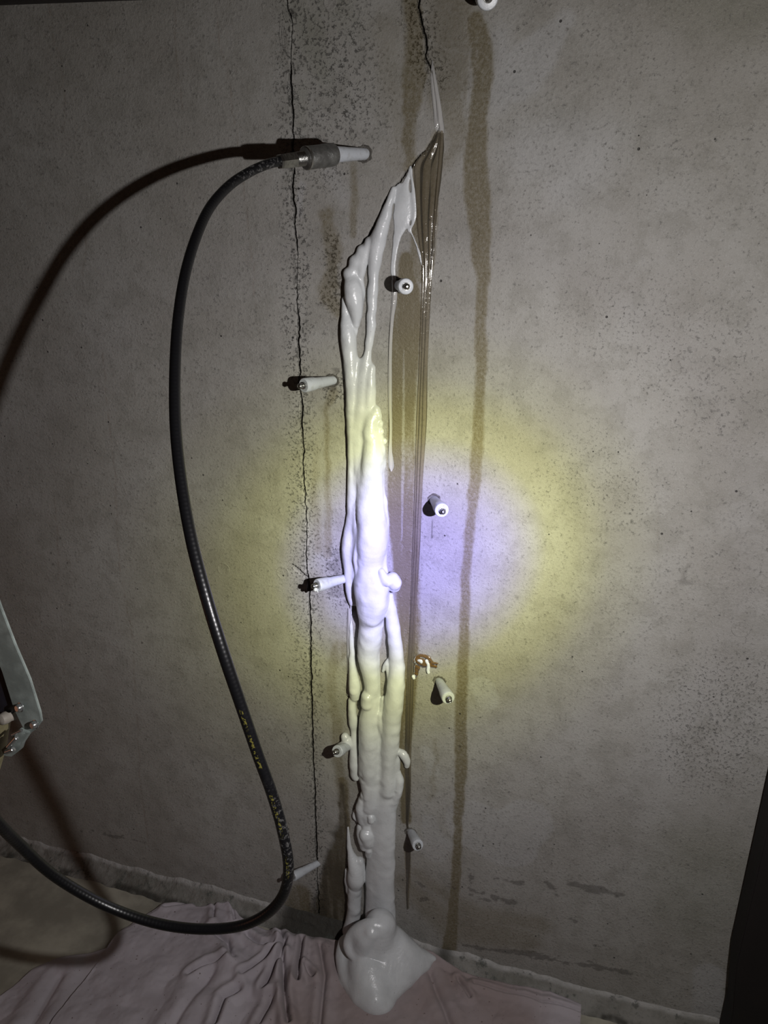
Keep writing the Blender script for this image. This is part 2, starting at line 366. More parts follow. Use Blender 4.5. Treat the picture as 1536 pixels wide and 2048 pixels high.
def axis_cols():
    bands = [(min(p[0] for p in CR[0])-0.006, max(p[0] for p in CR[0])+0.006), (min(p[0] for p in CR[2])-0.01, max(p[0] for p in CR[1])+0.016)]
    xs = [xl]
    while xs[-1] < xr:
        x = xs[-1]; st = 0.0022
        if x < on_wall(330,1000)[0]: st = 0.0028
        for a, b in bands:
            if a <= x <= b: st = 0.00062 if a == bands[0][0] else 0.0010
        xs.append(x+st)
    return np.array(xs)
xs = axis_cols(); zs = np.arange(-0.02, zt, 0.0021)
X, Z = np.meshgrid(xs, zs)
Yd = (fbm2(X, Z, 0.22, 3, 3)-0.5)*0.004 + (fbm2(X, Z, 0.03, 9, 3)-0.5)*0.0007
jag = (fbm2(X, Z, 0.005, 21, 4)-0.5)*0.0034; jag2 = (fbm2(Z, X, 0.011, 22, 2)-0.5)*0.0022
brown = np.zeros(X.shape); dark = np.zeros(X.shape); pale = np.zeros(X.shape); wet = np.zeros(X.shape)
roughm = np.zeros(X.shape); hair = np.zeros(X.shape); green = np.zeros(X.shape)
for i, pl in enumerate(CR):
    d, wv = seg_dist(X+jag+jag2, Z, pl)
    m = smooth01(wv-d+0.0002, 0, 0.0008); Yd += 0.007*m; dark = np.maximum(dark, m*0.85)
    if i < 2: roughm = np.maximum(roughm, 0.9*np.exp(-(d/0.018)**2))
# form-joint ledge running beside the long crack: right hand side sits 0.8 mm lower
px_line = np.interp(Z, [p[1] for p in CR[0]][::-1], [p[0] for p in CR[0]][::-1])
Yd += 0.0007*smooth01(X-px_line, 0.000, 0.0035)-0.0007*smooth01(X-px_line, 0.02, 0.10)
n_edge = (fbm2(X, Z, 0.02, 31, 4)-0.5)*0.014; n_fine = fbm2(X, Z, 0.0045, 41, 3)
n_rag = fbm2(X*0.6, Z, 0.0075, 61, 4)
def stain(arr, pts, strength, soft=4, ragged=1.0, streak=False, torn=0.0):
    d, wv = seg_dist(X+n_edge*ragged, Z+(0.3*n_edge if torn else 0), wpoly(pts)); s = soft*0.00058
    if torn: d = d+(n_rag-0.42)*torn
    m = smooth01(wv-d, -s, s)*strength
    if streak: m = m*np.clip(0.30+1.35*fbm2(X, Z*0.08, 0.006, 55, 3), 0, 1.1)*(0.75+0.5*fbm2(X, Z, 0.05, 57, 3))
    np.maximum(arr, m, out=arr)
# right-hand drip stain (traced)
stain(brown, [(950,40,16),(960,90,22),(966,160,20),(955,240,18),(950,320,24),(955,400,24),(961,460,22),(962,520,17),(966,560,13),(962,640,11),(961,760,10),(956,880,12),(950,960,11),(941,1040,9),(932,1150,9),(928,1250,10),(925,1350,11),(921,1430,12),(923,1520,12),(917,1640,8),(913,1740,9),(906,1830,10),(899,1890,14),(895,1915,18)], 0.85, 3.5, 0.38)
# wet centre beneath the clear resin
stain(brown, [(812,520,14),(815,620,30),(806,750,28),(803,900,28),(802,1010,27),(812,1130,26),(818,1250,22),(814,1400,18),(808,1500,12),(812,1640,10)], 1.25, 6, 0.3, True)
stain(brown, [(872,270,8),(856,340,20),(850,440,26),(842,540,24)], 0.75, 5, 0.2, True)
stain(brown, [(822,-40,14),(826,60,18),(832,150,24),(828,200,20),(820,260,12),(817,330,12)], 0.8, 7, 1.0)
stain(brown, [(890,-30,40),(900,60,50),(905,180,40),(915,260,25)], 0.42, 22, 2.2); stain(dark, [(890,30,40),(900,160,44)], 0.16, 14, 1.6, torn=0.03)
stain(brown, [(862,20,10),(868,90,12),(876,150,8)], 0.3, 6, 1.2); stain(brown, [(770,60,30),(790,200,26),(800,330,14)], 0.22, 24, 1.6)
stain(brown, [(905,60,10),(920,20,25),(935,-30,25)], 0.5, 10, 0.8)
stain(brown, [(870,190,10),(900,230,26),(910,290,14),(895,330,8)], 0.36, 14, 1.2)
stain(brown, [(708,328,6),(708,400,9),(706,470,6)], 0.6, 4, 0.3, True)
stain(brown, [(655,430,14),(668,500,20),(655,580,18),(680,640,8)], 0.6, 9, 1.5); stain(dark, [(664,505,8),(660,560,9)], 0.22, 9, 1.6); stain(roughm, [(662,480,22),(664,600,22)], 0.8, 16, 1.4)
stain(brown, [(668,785,12),(652,820,5),(654,900,5),(657,1000,6),(655,1110,8)], 0.5, 5, 0.4, True)
stain(brown, [(632,900,5),(628,1000,8),(640,1100,9)], 0.3, 8, 0.6, True)
stain(brown, [(680,1298,18),(665,1330,9),(662,1400,8),(675,1440,12),(674,1520,10),(688,1600,12)], 0.42, 7, 0.7, True)
stain(brown, [(686,1560,8),(688,1660,12),(680,1720,26),(672,1790,36),(665,1880,46)], 1.0, 6, 0.8, True)
stain(brown, [(600,1790,26),(600,1850,40),(660,1870,40)], 0.7, 12, 1.0, True)
stain(dark, [(895,1900,6),(890,1925,18),(930,1940,8)], 0.5, 10, 0.8)
stain(dark, [(684,1570,5),(684,1650,10),(676,1700,22),(668,1790,34),(648,1862,44)], 0.62, 7, 1.0, True); stain(brown, [(800,1760,12),(900,1850,40),(1050,1880,30)], 0.35, 24, 1.2)
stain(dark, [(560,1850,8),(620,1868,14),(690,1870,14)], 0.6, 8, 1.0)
stain(brown, [(830,1745,10),(950,1830,24),(1080,1850,20)], 0.35, 22, 1.0)
stain(brown, [(815,1690,7),(816,1760,5),(815,1815,2)], 0.75, 3, 0.1)
for pl in ([(828,1762,3),(850,1772,2)], [(880,1750,3),(915,1782,5),(945,1790,6),(975,1800,4)], [(938,1738,2),(944,1760,4)], [(990,1752,2),(1050,1768,3)], [(1088,1762,4),(1108,1774,8),(1115,1790,2)], [(1130,1768,3),(1148,1768,8),(1190,1778,7),(1236,1788,6),(1246,1788,3)],
           [(915,1889,4),(985,1900,5),(1040,1905,8),(1110,1921,8),(1190,1932,8),(1262,1947,6)], [(160,1664,2),(205,1668,4),(222,1673,8),(262,1678,5),(290,1686,1)], [(345,1690,4),(360,1697,2)], [(1140,1838,3),(1150,1842,4)], [(1198,1836,3)]*2,
           [(940,1780,3),(1000,1796,5),(1040,1808,3)], [(842,1800,2),(850,1796,4)]):
    stain(dark, pl, 0.50, 1.2, 0.3, torn=0.022)
stain(pale, [(1000,70,18),(1010,150,30),(1000,200,22)], 0.55, 18, 0.8); stain(pale, [(1035,150,50),(1080,110,40),(1130,40,18)], 0.6, 8, 0.9)
stain(pale, [(948,90,10),(945,150,9),(935,230,5)], 0.75, 4, 0.4); stain(pale, [(925,190,3),(932,240,3)], 0.6, 3, 0.2)
stain(pale, [(858,80,1.6),(880,95,1.5),(935,108,1.5)], 0.6, 1.5, 0.3)
stain(pale, [(1060,300,50),(1180,300,60),(1130,370,40)], 0.35, 30, 1.0)
stain(pale, [(950,1650,60),(1010,1680,66),(1055,1640,50)], 0.45, 6, 0.6); stain(pale, [(965,1375,24),(975,1400,22)], 0.5, 4, 0.3)
stain(pale, [(860,1640,14),(870,1700,30),(890,1690,20)], 0.45, 7, 0.5); stain(pale, [(850,1500,10),(868,1540,14)], 0.5, 6, 0.5)
stain(pale, [(1420,1950,30),(1410,2060,26)], 0.65, 8, 0.6); stain(pale, [(620,1130,10),(665,1120,26),(680,1230,30)], 0.45, 12, 0.9)
stain(pale, [(660,340,20),(690,400,14)], 0.35, 14, 0.8); stain(pale, [(600,430,5),(604,370,8)], 0.5, 4, 0.4)
stain(brown, [(868,1480,3),(872,1530,4),(860,1600,3)], 0.3, 6, 0.9)
stain(green, [(590,20,22),(620,60,30),(640,140,22)], 0.6, 24, 1.6); stain(green, [(650,-10,40),(700,40,20)], 0.4, 24, 1.6)
stain(green, [(1500,20,60),(1380,-20,60)], 0.5, 40, 1.6); stain(green, [(1400,1720,90),(1380,1820,80)], 0.45, 60, 2.0)
stain(green, [(600,180,14),(605,250,10)], 0.4, 12, 1.0)
stain(roughm, [(640,60,90),(680,200,80),(640,330,40)], 0.75, 90, 2); stain(roughm, [(690,765,26),(660,790,20)], 1.0, 12, 1.4)
stain(roughm, [(580,600,20),(585,800,14),(590,1150,14),(600,1400,14)], 0.7, 24, 1.6); stain(roughm, [(670,1110,24),(670,1190,26)], 0.85, 14, 1.2)
stain(roughm, [(1200,620,120),(1400,700,160),(1440,820,120)], 0.22, 120, 2); stain(roughm, [(1450,1400,120),(1420,1500,120)], 0.38, 100, 2)
stain(roughm, [(1180,950,120),(1250,1000,90)], 0.25, 90, 2)
stain(dark, [(1366,1165,4),(1374,1130,3)], 0.32, 4, 0.8); stain(dark, [(1366,1165,7),(1386,1168,3)], 0.32, 3, 0.8); stain(dark, [(1361,1065,1),(1380,1061,1.5)], 0.3, 1, 0)
stain(dark, [(1033,1194,2.5),(1036,1197,2)], 0.4, 1.5, 0); stain(dark, [(1124,1190,2),(1128,1196,2)], 0.4, 1.5, 0)
for dx in (0, 5, 10, 15):
    stain(dark, [(562+dx*.7,30+dx*2,.5),(558+dx,70,.8),(564+dx*.8,112-dx,.4)], 0.6, 1.2, 0.25)
stain(dark, [(562,1462,.6),(570,1468,1.2),(576,1482,1),(578,1490,.5)], 0.7, 1, 0.2)
stain(dark, [(565,12,6),(585,22,7)], 0.45, 5, 1.0, torn=0.012); stain(dark, [(585,500,3),(592,540,5),(588,585,2)], 0.4, 3, 1.0, torn=0.012)
stain(dark, [(668,775,14),(672,745,8)], 0.5, 3, 1.0, torn=0.045); stain(dark, [(672,1120,20),(676,1190,16)], 0.35, 3, 1.0, torn=0.05)
stain(dark, [(730,300,8),(734,312,6)], 0.6, 2, 0.6, torn=0.01)
stain(dark, [(865,1040,.8),(864,1070,1.0),(864,1074,2.0)], 0.8, .8, 0)
for (cx, cy, s) in [(919,1492,2.2),(924,1445,1.4),(961,1435,1.5),(1190,1890,2),(865,1590,1.4),(805,1760,1.6),(120,1076,2.2),(135,1125,1.4),(102,1106,2),(106,1128,1.6),(28,1190,1.8),(140,1210,1.4),(283,1285,1.8),(296,1254,1.4),(507,252,1.8),(600,1640,2),(510,258,1.4)]:
    stain(dark, [(cx,cy,s),(cx+.5,cy+1,s)], 0.85, 1.2, 0)
for pl in ([(428,-20),(436,40),(441,90),(452,125),(464,180),(462,220),(472,250),(478,292)], [(95,-10),(104,60),(122,120),(131,200),(128,260)], [(205,700),(212,800),(222,860),(232,960),(235,1060),(240,1140),(256,1220),(267,1290),(270,1380),(276,1470),(280,1560),(300,1700)],
           [(484,350),(492,420),(505,520),(510,620)], [(165,440),(172,500),(166,560)], [(125,1290),(130,1360),(136,1440),(140,1500)], [(110,1000),(114,1060),(118,1160)], [(350,0),(356,140),(368,220)], [(630,1400),(626,1440)]):
    stain(hair, [(a, b, 1.0) for a, b in pl], 0.5, 1.6, 0.5)
stain(hair, [(1315,1010,1),(1316,1120,1)], 0.2, 2, 0)
_d, _w = seg_dist(X+n_edge*0.15, Z, wpoly([(808,700,1),(808,780,2.5),(806,900,3),(805,1000,3),(803,1080,1)])); brown *= 1-0.75*smooth01(_w-_d, -0.0015, 0.001)
wet = np.clip(brown*0.9, 0, 1); stain(wet, [(1060,300,60),(1160,330,70)], 0.3, 40, 1)
P = np.stack([X, Yd, Z], -1).reshape(-1, 3)
wm = mesh_np('wall_back', P, grid_quads(len(zs), len(xs)))
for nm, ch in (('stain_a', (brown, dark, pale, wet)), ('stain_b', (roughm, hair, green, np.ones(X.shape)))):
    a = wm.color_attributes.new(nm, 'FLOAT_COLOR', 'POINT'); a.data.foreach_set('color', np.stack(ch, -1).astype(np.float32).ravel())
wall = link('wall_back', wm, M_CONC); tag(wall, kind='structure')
def wall_y(x, z):
    i = min(max(int(np.searchsorted(xs, x)), 0), len(xs)-1); j = min(max(int((z+0.02)/0.0021), 0), len(zs)-1); return float(Yd[j, i])
# filled tie holes: thin discs barely proud of the face, children of the wall
for (cx, cy, rp) in ((447,1138,14), (566,1146,14), (1482,1258,18), (660,4,14)):
    p = on_wall(cx, cy); r = rp*m_per_px(p); y0 = wall_y(p[0], p[2])
    bm = lathe([(-0.004, r), (0.0001, r), (0.00055, r*0.965), (0.00035, r*0.90), (0.0003, r*0.3), (0.0003, 0)], (p[0], y0, p[2]), (0,-1,0), 40)
    o = bm_obj('filled_tie_hole', bm, M_CONC, None, None); o.parent = wall; tag(o)

# floor, mortar cove, beam
nx_, ny_ = 120, 90
gx, gy = np.meshgrid(np.linspace(xl, xr, nx_), np.linspace(-1.25, 0.03, ny_))
gz = (fbm2(gx, gy, 0.1, 71, 3)-0.5)*0.003
fm = mesh_np('floor', np.stack([gx, gy, gz], -1).reshape(-1,3), grid_quads(ny_, nx_)); floor = link('floor', fm, M_FLOOR); tag(floor, kind='structure')
def cove():
    n = 900; m = 22; xx = np.linspace(xl, xr, n); t = np.linspace(0, 1, m); XX, T = np.meshgrid(xx, t)
    zero = np.zeros(n)
    hgt = 0.024+0.010*(fbm2(xx, zero, 0.05, 81, 4)-0.5)*2; out = 0.030+0.012*(fbm2(xx, zero+3, 0.07, 85, 4)-0.5)*2
    nz = (fbm2(XX, T*0.06, 0.012, 87, 4)-0.5)*0.006*np.sin(np.pi*T)
    bulge = 0.25*np.sin(np.pi*T)
    Zc = hgt[None,:]*T**1.25; Yc = -out[None,:]*(1-T)**1.25
    nrm = 0.7; Yc = Yc-nz*nrm-0.001; Zc = Zc+nz*nrm
    Yc = np.where(T > 0.97, 0.004, Yc)
    me = mesh_np('baseboard_back', np.stack([XX, Yc, Zc], -1).reshape(-1,3), grid_quads(m, n))
    a = me.attributes.new('edge', 'FLOAT', 'POINT'); e = smooth01(T, 0.72, 0.9)*(0.35+0.65*fbm2(XX, T*0.05, 0.01, 89, 3)); a.data.foreach_set('value', e.astype(np.float32).ravel())
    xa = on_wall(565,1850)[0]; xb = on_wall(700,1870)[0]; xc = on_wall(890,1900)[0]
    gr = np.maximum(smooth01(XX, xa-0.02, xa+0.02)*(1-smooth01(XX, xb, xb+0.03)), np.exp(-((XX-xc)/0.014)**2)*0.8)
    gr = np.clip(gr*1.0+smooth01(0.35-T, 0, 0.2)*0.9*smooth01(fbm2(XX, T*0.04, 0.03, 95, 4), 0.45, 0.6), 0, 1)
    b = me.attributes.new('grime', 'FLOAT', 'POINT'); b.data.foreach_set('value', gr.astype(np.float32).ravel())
    return me
cv = link('baseboard_back', cove(), M_MORT); tag(cv, kind='structure')

# ------------------------------------------------------------------ foam by smooth union of round strokes
class Field:
    def __init__(s, lo, hi, h):
        s.lo = np.array(lo, float); s.h = h; s.n = np.ceil((np.array(hi)-s.lo)/h).astype(int)+1
        s.g = np.full(s.n, 0.02, np.float32)
        s.ax = [s.lo[i]+h*np.arange(s.n[i]) for i in range(3)]
    def stroke(s, P, R, k=0.0025, flat=1.0):       # P points, R radii, flat squashes along y
        P = np.asarray(P, float); R = np.asarray(R, float); pad = k+0.004
        lo = (P-R[:,None]).min(0)-pad; hi = (P+R[:,None]).max(0)+pad
        a = np.clip(((lo-s.lo)/s.h).astype(int), 0, s.n-1); b = np.clip(np.ceil((hi-s.lo)/s.h).astype(int)+1, 1, s.n)
        if (b <= a).any(): return
        loc = np.full(tuple(b-a), 0.02, np.float32)
        for p0, p1, r0, r1 in zip(P[:-1], P[1:], R[:-1], R[1:]):
            rm = max(r0, r1)+pad; l2 = np.minimum(p0, p1)-rm; h2 = np.maximum(p0, p1)+rm
            a2 = np.clip(((l2-s.lo)/s.h).astype(int), a, b-1); b2 = np.clip(np.ceil((h2-s.lo)/s.h).astype(int)+1, a+1, b)
            x = s.ax[0][a2[0]:b2[0]][:,None,None]; y = s.ax[1][a2[1]:b2[1]][None,:,None]; z = s.ax[2][a2[2]:b2[2]][None,None,:]
            dv = p1-p0; L = float(dv@dv)+1e-12
            t = np.clip(((x-p0[0])*dv[0]+(y-p0[1])*dv[1]+(z-p0[2])*dv[2])/L, 0, 1)
            d = np.sqrt((x-p0[0]-t*dv[0])**2+((y-p0[1]-t*dv[1])/flat)**2+(z-p0[2]-t*dv[2])**2)-(r0+t*(r1-r0))
            sl = tuple(slice(a2[i]-a[i], b2[i]-a[i]) for i in range(3))
            loc[sl] = np.minimum(loc[sl], d.astype(np.float32))
        sg = tuple(slice(a[i], b[i]) for i in range(3)); g = s.g[sg]
        hh = np.clip(0.5+0.5*(g-loc)/k, 0, 1); s.g[sg] = g*(1-hh)+loc*hh-k*hh*(1-hh)
    def mesh(s, name, amp=0.0006, scale=0.012, ymax=0.003, zmin=None):
        g = s.g; nx, ny, nz = g.shape
        L = rng.random((41,41,41)).astype(np.float32)
        def smp(sc, off):
            idx = []
            for i in range(3):
                u = s.ax[i]/sc+off; j = np.floor(u).astype(int); f = (u-j).astype(np.float32); f = f*f*(3-2*f); idx.append((j%41, (j+1)%41, f))
            ax_, bx, fx = idx[0]; ay, by, fy = idx[1]; az, bz, fz = idx[2]
            A = L[ax_]*(1-fx)[:,None,None]+L[bx]*fx[:,None,None]
            B = A[:,ay]*(1-fy)[None,:,None]+A[:,by]*fy[None,:,None]
            return B[:,:,az]*(1-fz)[None,None,:]+B[:,:,bz]*fz[None,None,:]
        g = g+(smp(scale, 500.3)-0.5)*2*amp+(smp(scale*3.1, 300.7)-0.5)*2*amp*1.6
        y = s.ax[1][None,:,None]; g = np.maximum(g, y-ymax)
        if zmin is not None: g = np.maximum(g, zmin-s.ax[2][None,None,:])
        g[0] = g[-1] = 0.02; g[:,0] = g[:,-1] = 0.02; g[:,:,0] = g[:,:,-1] = 0.02
        grid = openvdb.FloatGrid(0.02); grid.copyFromArray(np.ascontiguousarray(g, np.float32))
        pts, quads = grid.convertToQuads(isovalue=0.0)
        V = np.asarray(pts)*s.h+s.lo; q = np.asarray(quads, np.int32)
        me = mesh_np(name, V, q[:, ::-1]); return me
def wall_stroke(F, pts, lift=0.35, k=0.0025, flat=1.0, n=5, dy=0.0):
    c = catmull([list(p[:3]) for p in pts], n); P = []; R = []
    for px, py, r in c:
        r = max(r, 0.8); q = on_wall(px, py); rr = r*m_per_px(q)*0.97; h = lift*rr*flat+dy
        P.append(on_wall(px, py, h)); R.append(rr)
    F.stroke(P, R, k, flat)
lo = on_wall(655, 1700); hi = on_wall(890, 300)
F = Field((on_wall(655,1000)[0]-0.005, -0.062, 0.0), (max(on_wall(850,360)[0], on_wall(835,1500)[0])+0.01, 0.006, on_wall(800,300)[2]), 0.00105)
S = lambda *a, **k: wall_stroke(F, a[0], **k)
# upper sheet and first thick strand
S([(821,333,2),(817,350,5),(811,372,9),(806,400,14),(803,430,15),(800,455,9)], flat=0.32, k=0.004)
S([(822,340,3),(826,380,5),(829,420,5),(826,445,5),(818,462,4)], flat=0.6)
S([(815,450,5),(828,478,4),(838,505,4),(844,530,3)], flat=0.5)
S([(803,450,10),(794,475,8),(789,505,6),(786,540,5),(790,565,5)], flat=0.35)
S([(787,378,5),(779,405,9),(769,438,13),(759,472,16),(752,505,14),(748,545,11),(746,580,11),(744,620,10),(742,660,9),(737,700,8),(731,735,11),(726,775,14),(722,810,12)])
S([(742,735,7),(741,765,11),(739,800,11),(735,825,8)], lift=0.6)
# fan of lobes on the left
S([(748,478,8),(738,492,10),(726,520,10),(722,548,8)], lift=0.5); S([(728,500,8),(716,520,10),(712,545,8)], lift=0.6)
S([(712,520,8),(706,540,10),(712,565,9)], lift=0.6)
S([(700,552,10),(706,575,18),(709,600,19),(712,625,14),(713,648,8)], lift=0.55)
S([(690,600,7),(691,630,11),(696,665,15),(699,700,15),(703,740,15),(706,790,15),(705,830,13)], lift=0.35)
S([(722,552,6),(724,580,6),(722,606,5),(718,630,6)], lift=0.3)
S([(742,500,4),(738,520,3)], lift=0.2)
# middle: left ridge and the broad body with its scalloped edge
S([(705,820,13),(708,860,14),(707,905,13),(706,950,12),(706,1000,12),(704,1040,11),(699,1070,14),(697,1105,14),(700,1150,12),(703,1190,9),(704,1206,6)], lift=0.4)
S([(725,800,14),(720,850,15),(722,900,16),(725,960,16)], lift=0.3)
S([(752,820,9),(742,850,17),(744,885,21),(746,920,25),(742,955,24),(740,985,24)], lift=0.45)
S([(755,825,6),(751,845,8)], lift=1.0); S([(757,850,6),(752,862,6)], lift=1.0); S([(760,872,5)]*2, lift=1.0)
S([(736,975,20),(738,1010,26),(745,1050,31),(744,1090,32),(740,1130,28),(742,1165,34),(745,1195,34),(743,1222,29),(740,1245,20)], lift=0.5)
S([(765,1000,8),(769,1040,9),(768,1080,8)], lift=0.5)
S([(722,1060,16),(720,1110,16),(721,1160,14)], lift=0.8)
# knob on the right
S([(764,1152,12),(768,1162,13),(776,1168,11)], lift=1.2, k=0.002)
S([(762,1150,9),(774,1158,10),(784,1162,12),(788,1164,13)], lift=1.1); S([(788,1160,12),(789,1172,12)], lift=0.9); S([(765,1145,8),(766,1160,8)], lift=1.6)
# lower centre column under the belly
S([(742,1225,22),(741,1270,25),(737,1310,22),(741,1345,19),(744,1375,16),(739,1395,16),(738,1412,14)], lift=0.35)
S([(736,1392,13),(735,1405,14),(737,1418,10)], lift=1.0)
S([(752,1290,8),(754,1350,7),(754,1420,8),(752,1470,10)], lift=0.3)
S([(744,1400,15),(738,1445,20),(740,1485,23),(740,1530,22),(744,1575,20),(742,1610,20)], lift=0.4)
S([(727,1500,9),(726,1540,10),(732,1575,10)], lift=0.5); S([(737,1565,14),(738,1590,13)], lift=0.8)
# left dangling strands
S([(703,1212,3),(702,1260,3),(704,1300,5),(705,1335,8),(709,1365,12),(710,1385,12),(710,1392,11)], lift=0.4)
S([(699,1300,4),(698,1340,3)], flat=.4); S([(704,1400,8),(706,1440,10),(708,1462,7),(708,1490,9),(709,1520,11),(710,1545,11),(712,1553,10)], lift=0.4)
S([(690,1473,9),(696,1488,12),(694,1480,11)], lift=0.6); S([(694,1488,8),(680,1494,9),(676,1500,8)], lift=1.5)
# right leg
S([(781,1192,7),(783,1225,12),(787,1260,14),(792,1300,16),(794,1345,17),(791,1385,19),(786,1420,20),(783,1460,19),(779,1500,19),(777,1540,17),(776,1580,18)], lift=0.4)
S([(778,1322,6),(771,1330,6),(768,1338,5),(766,1342,4)], lift=0.8); S([(776,1328,7),(779,1350,6),(786,1372,7)], lift=0.9)
S([(768,1398,7),(764,1440,9),(768,1480,8)], lift=0.5); S([(760,1430,8),(764,1452,9),(764,1465,6)], lift=1.2)
S([(797,1502,6),(806,1510,9),(813,1522,8),(814,1531,6)], lift=0.7); S([(786,1500,8),(792,1520,9),(793,1535,7)], lift=0.5)
S([(795,1545,7),(798,1562,10),(796,1580,11),(788,1600,10)], lift=0.5); S([(793,1580,5)]*2, lift=2.2)
# broad smooth lower column
S([(763,1560,26),(764,1610,29),(763,1660,29),(762,1720,29),(761,1790,30),(760,1860,33)], flat=0.55, lift=0.3, k=0.005)
S([(752,1650,13),(748,1710,13),(746,1770,14),(750,1815,15),(754,1842,13)], lift=0.3)
# stacked drips on the left of the lower column
S([(736,1605,14),(734,1625,15),(736,1645,12)], lift=0.6); S([(741,1636,8),(742,1640,8)], lift=1.9); S([(727,1642,9),(733,1650,9)], lift=1.1); S([(712,1622,4),(711,1632,5),(716,1640,4)], lift=0.5)
S([(736,1655,12),(735,1675,15),(737,1690,12)], lift=0.8); S([(739,1692,10),(739,1706,9),(738,1710,7)], lift=0.9)
# lower-left drips
S([(696,1655,2.5),(698,1690,4),(704,1715,9),(711,1735,14),(712,1755,17),(711,1765,15)], lift=0.55)
S([(694,1740,5),(696,1760,8),(700,1780,9)], lift=0.3); S([(720,1722,8),(724,1745,7),(722,1760,6)], lift=0.4)
S([(710,1775,14),(709,1800,14),(707,1830,15),(704,1860,18)], lift=0.5)
foam_root = empty('expanding_foam', on_wall(740, 1868))
tag(foam_root, 'white injection foam oozing down the wall crack and pooling on the cloth', 'foam')
S([(800,375,9),(806,400,17),(806,430,19),(800,455,12)], flat=0.22, lift=0.2, k=0.004)
S([(752,480,10),(735,500,14),(718,525,14),(712,550,14)], flat=0.4, lift=0.3, k=0.003)
S([(712,590,18),(705,625,18),(702,660,14)], flat=0.4, lift=0.3, k=0.003)
S([(726,740,22),(722,770,28),(724,810,28),(731,850,34),(735,900,37),(734,950,36),(735,1000,38),(733,1050,42),(731,1100,44),(736,1160,42),(740,1210,30),(742,1240,24)], flat=0.40, lift=0.3, k=0.006)
S([(748,1400,12),(757,1430,22),(757,1480,37),(760,1540,40),(765,1600,32)], flat=0.35, lift=0.3, k=0.005)
S([(727,1600,12),(724,1618,13),(727,1640,11)], lift=0.9, k=0.0015); S([(722,1655,9),(726,1675,12),(730,1692,11)], lift=1.0, k=0.0015)
S([(742,1380,8),(746,1420,9),(750,1480,8),(752,1540,7),(754,1600,5)], lift=1.4, k=0.003)
S([(716,1010,8),(714,1060,9),(717,1110,8),(720,1150,6)], lift=1.6, k=0.003)
S([(735,1200,12),(742,1228,14),(744,1244,9)], lift=1.9, k=0.003)
for bx, by, br, bl in ((739,484,9,.4),(725,502,11,.4),(710,524,12,.4),(700,548,13,.4),(752,818,6,1.2),(757,832,6,1.3),(761,847,6,1.3),(763,862,6,1.2),(768,881,7,1.0),(706,1380,7,1.6),(736,1520,8,2.0),(726,1560,8,1.2),(765,1100,6,2.0)):
    S([(bx,by,br),(bx,by+2,br)], lift=bl, k=0.0022)
S([(693,660,5),(695,720,6),(700,780,6),(702,850,5)], lift=1.9, k=0.002)
S([(716,800,4),(712,870,5),(714,940,5),(710,1010,4)], lift=2.6, k=0.003)
S([(752,900,6),(757,950,6),(760,1000,7),(765,1060,6)], lift=2.4, k=0.004)
S([(727,900,5),(722,960,6),(724,1020,6)], lift=2.8, k=0.004)
S([(748,1600,5),(746,1700,6),(747,1800,7)], lift=1.6, k=0.002); S([(768,1620,5),(766,1720,6),(767,1800,6)], lift=1.6, k=0.003)
S([(730,1590,11),(727,1600,9)], lift=1.2, k=.0012); S([(733,1560,14),(735,1584,12)], lift=1.0, k=.0015); S([(734,1668,15),(737,1684,13)], lift=1.0, k=.0012); S([(738,1700,9),(738,1710,7)], lift=1.6, k=.0012); S([(742,1634,8),(743,1640,8)], lift=2.6, k=.001)
S([(763,1144,8),(768,1157,11),(776,1164,9)], lift=0, dy=.019, k=0.0012)
S([(784,1157,13),(790,1166,13)], lift=0, dy=.013, k=0.0015)
S([(717,1075,5),(713,1110,7),(716,1150,7),(722,1200,5)], lift=0, dy=.016, k=.002)
S([(750,1160,17),(750,1205,20),(745,1238,16)], lift=0, dy=.019, k=.0025)
S([(728,1515,9),(727,1545,10)], lift=0, dy=.012, k=.0015); S([(737,1570,13),(736,1592,12)], lift=0, dy=.012, k=.0015)
S([(735,1395,12),(735,1408,13)], lift=0, dy=.012, k=.0012)
S([(778,1560,6),(782,1640,5),(780,1720,5),(778,1800,5)], lift=1.2, k=0.003)
fm_ = F.mesh('foam_flow', 0.0008, 0.010); fo = link('foam_flow', fm_, M_FOAM)
def add_skin(me):
    co = np.zeros(len(me.vertices)*3, np.float32); me.vertices.foreach_get('co', co); co = co.reshape(-1,3)
    zlow = on_wall(760,1560)[2]; v = 0.45*smooth01(zlow-co[:,2], 0, 0.15)*smooth01(0.022+co[:,1], 0, 0.02)
    a = me.attributes.new('skin', 'FLOAT', 'POINT'); a.data.foreach_set('value', v.astype(np.float32))
child(fo, foam_root)
# puddle on the floor: (px, py, height of centre, radius px)
Fl = Field((on_floor(655,1950,0)[0]-0.02, -0.21, 0.0), (on_floor(890,1915)[0]+0.02, 0.006, 0.15), 0.00125)
def floor_stroke(pts, k=0.005, n=5):
    c = catmull(pts, n); P = []; R = []
    for px, py, h, r in c:
        q = on_floor(px, py, h); P.append(q); R.append(max(r, .8)*m_per_px(q))
    Fl.stroke(P, R, k)
T_ = floor_stroke
T_([(760,1852,.085,32),(752,1885,.052,40),(742,1915,.030,44),(738,1945,.022,44),(745,1975,.015,40)], k=.010)
T_([(694,1888,.030,18),(691,1915,.022,20),(697,1945,.014,21),(708,1970,.011,21),(722,1992,.010,20),(745,2007,.010,22),(767,2007,.010,20),(781,1988,.010,17),(803,1966,.014,15),(830,1948,.014,13),(850,1932,.016,11)], k=.008)
T_([(785,1882,.052,28),(803,1904,.036,32),(828,1916,.026,24),(850,1917,.021,15),(866,1918,.018,8)], k=.010)
T_([(770,1930,.026,38),(800,1936,.022,32),(826,1936,.018,20)], k=.010)
T_([(780,1965,.016,26),(805,1958,.014,20)], k=.010)
T_([(728,1985,.014,24),(750,1998,.016,26)], k=.006)
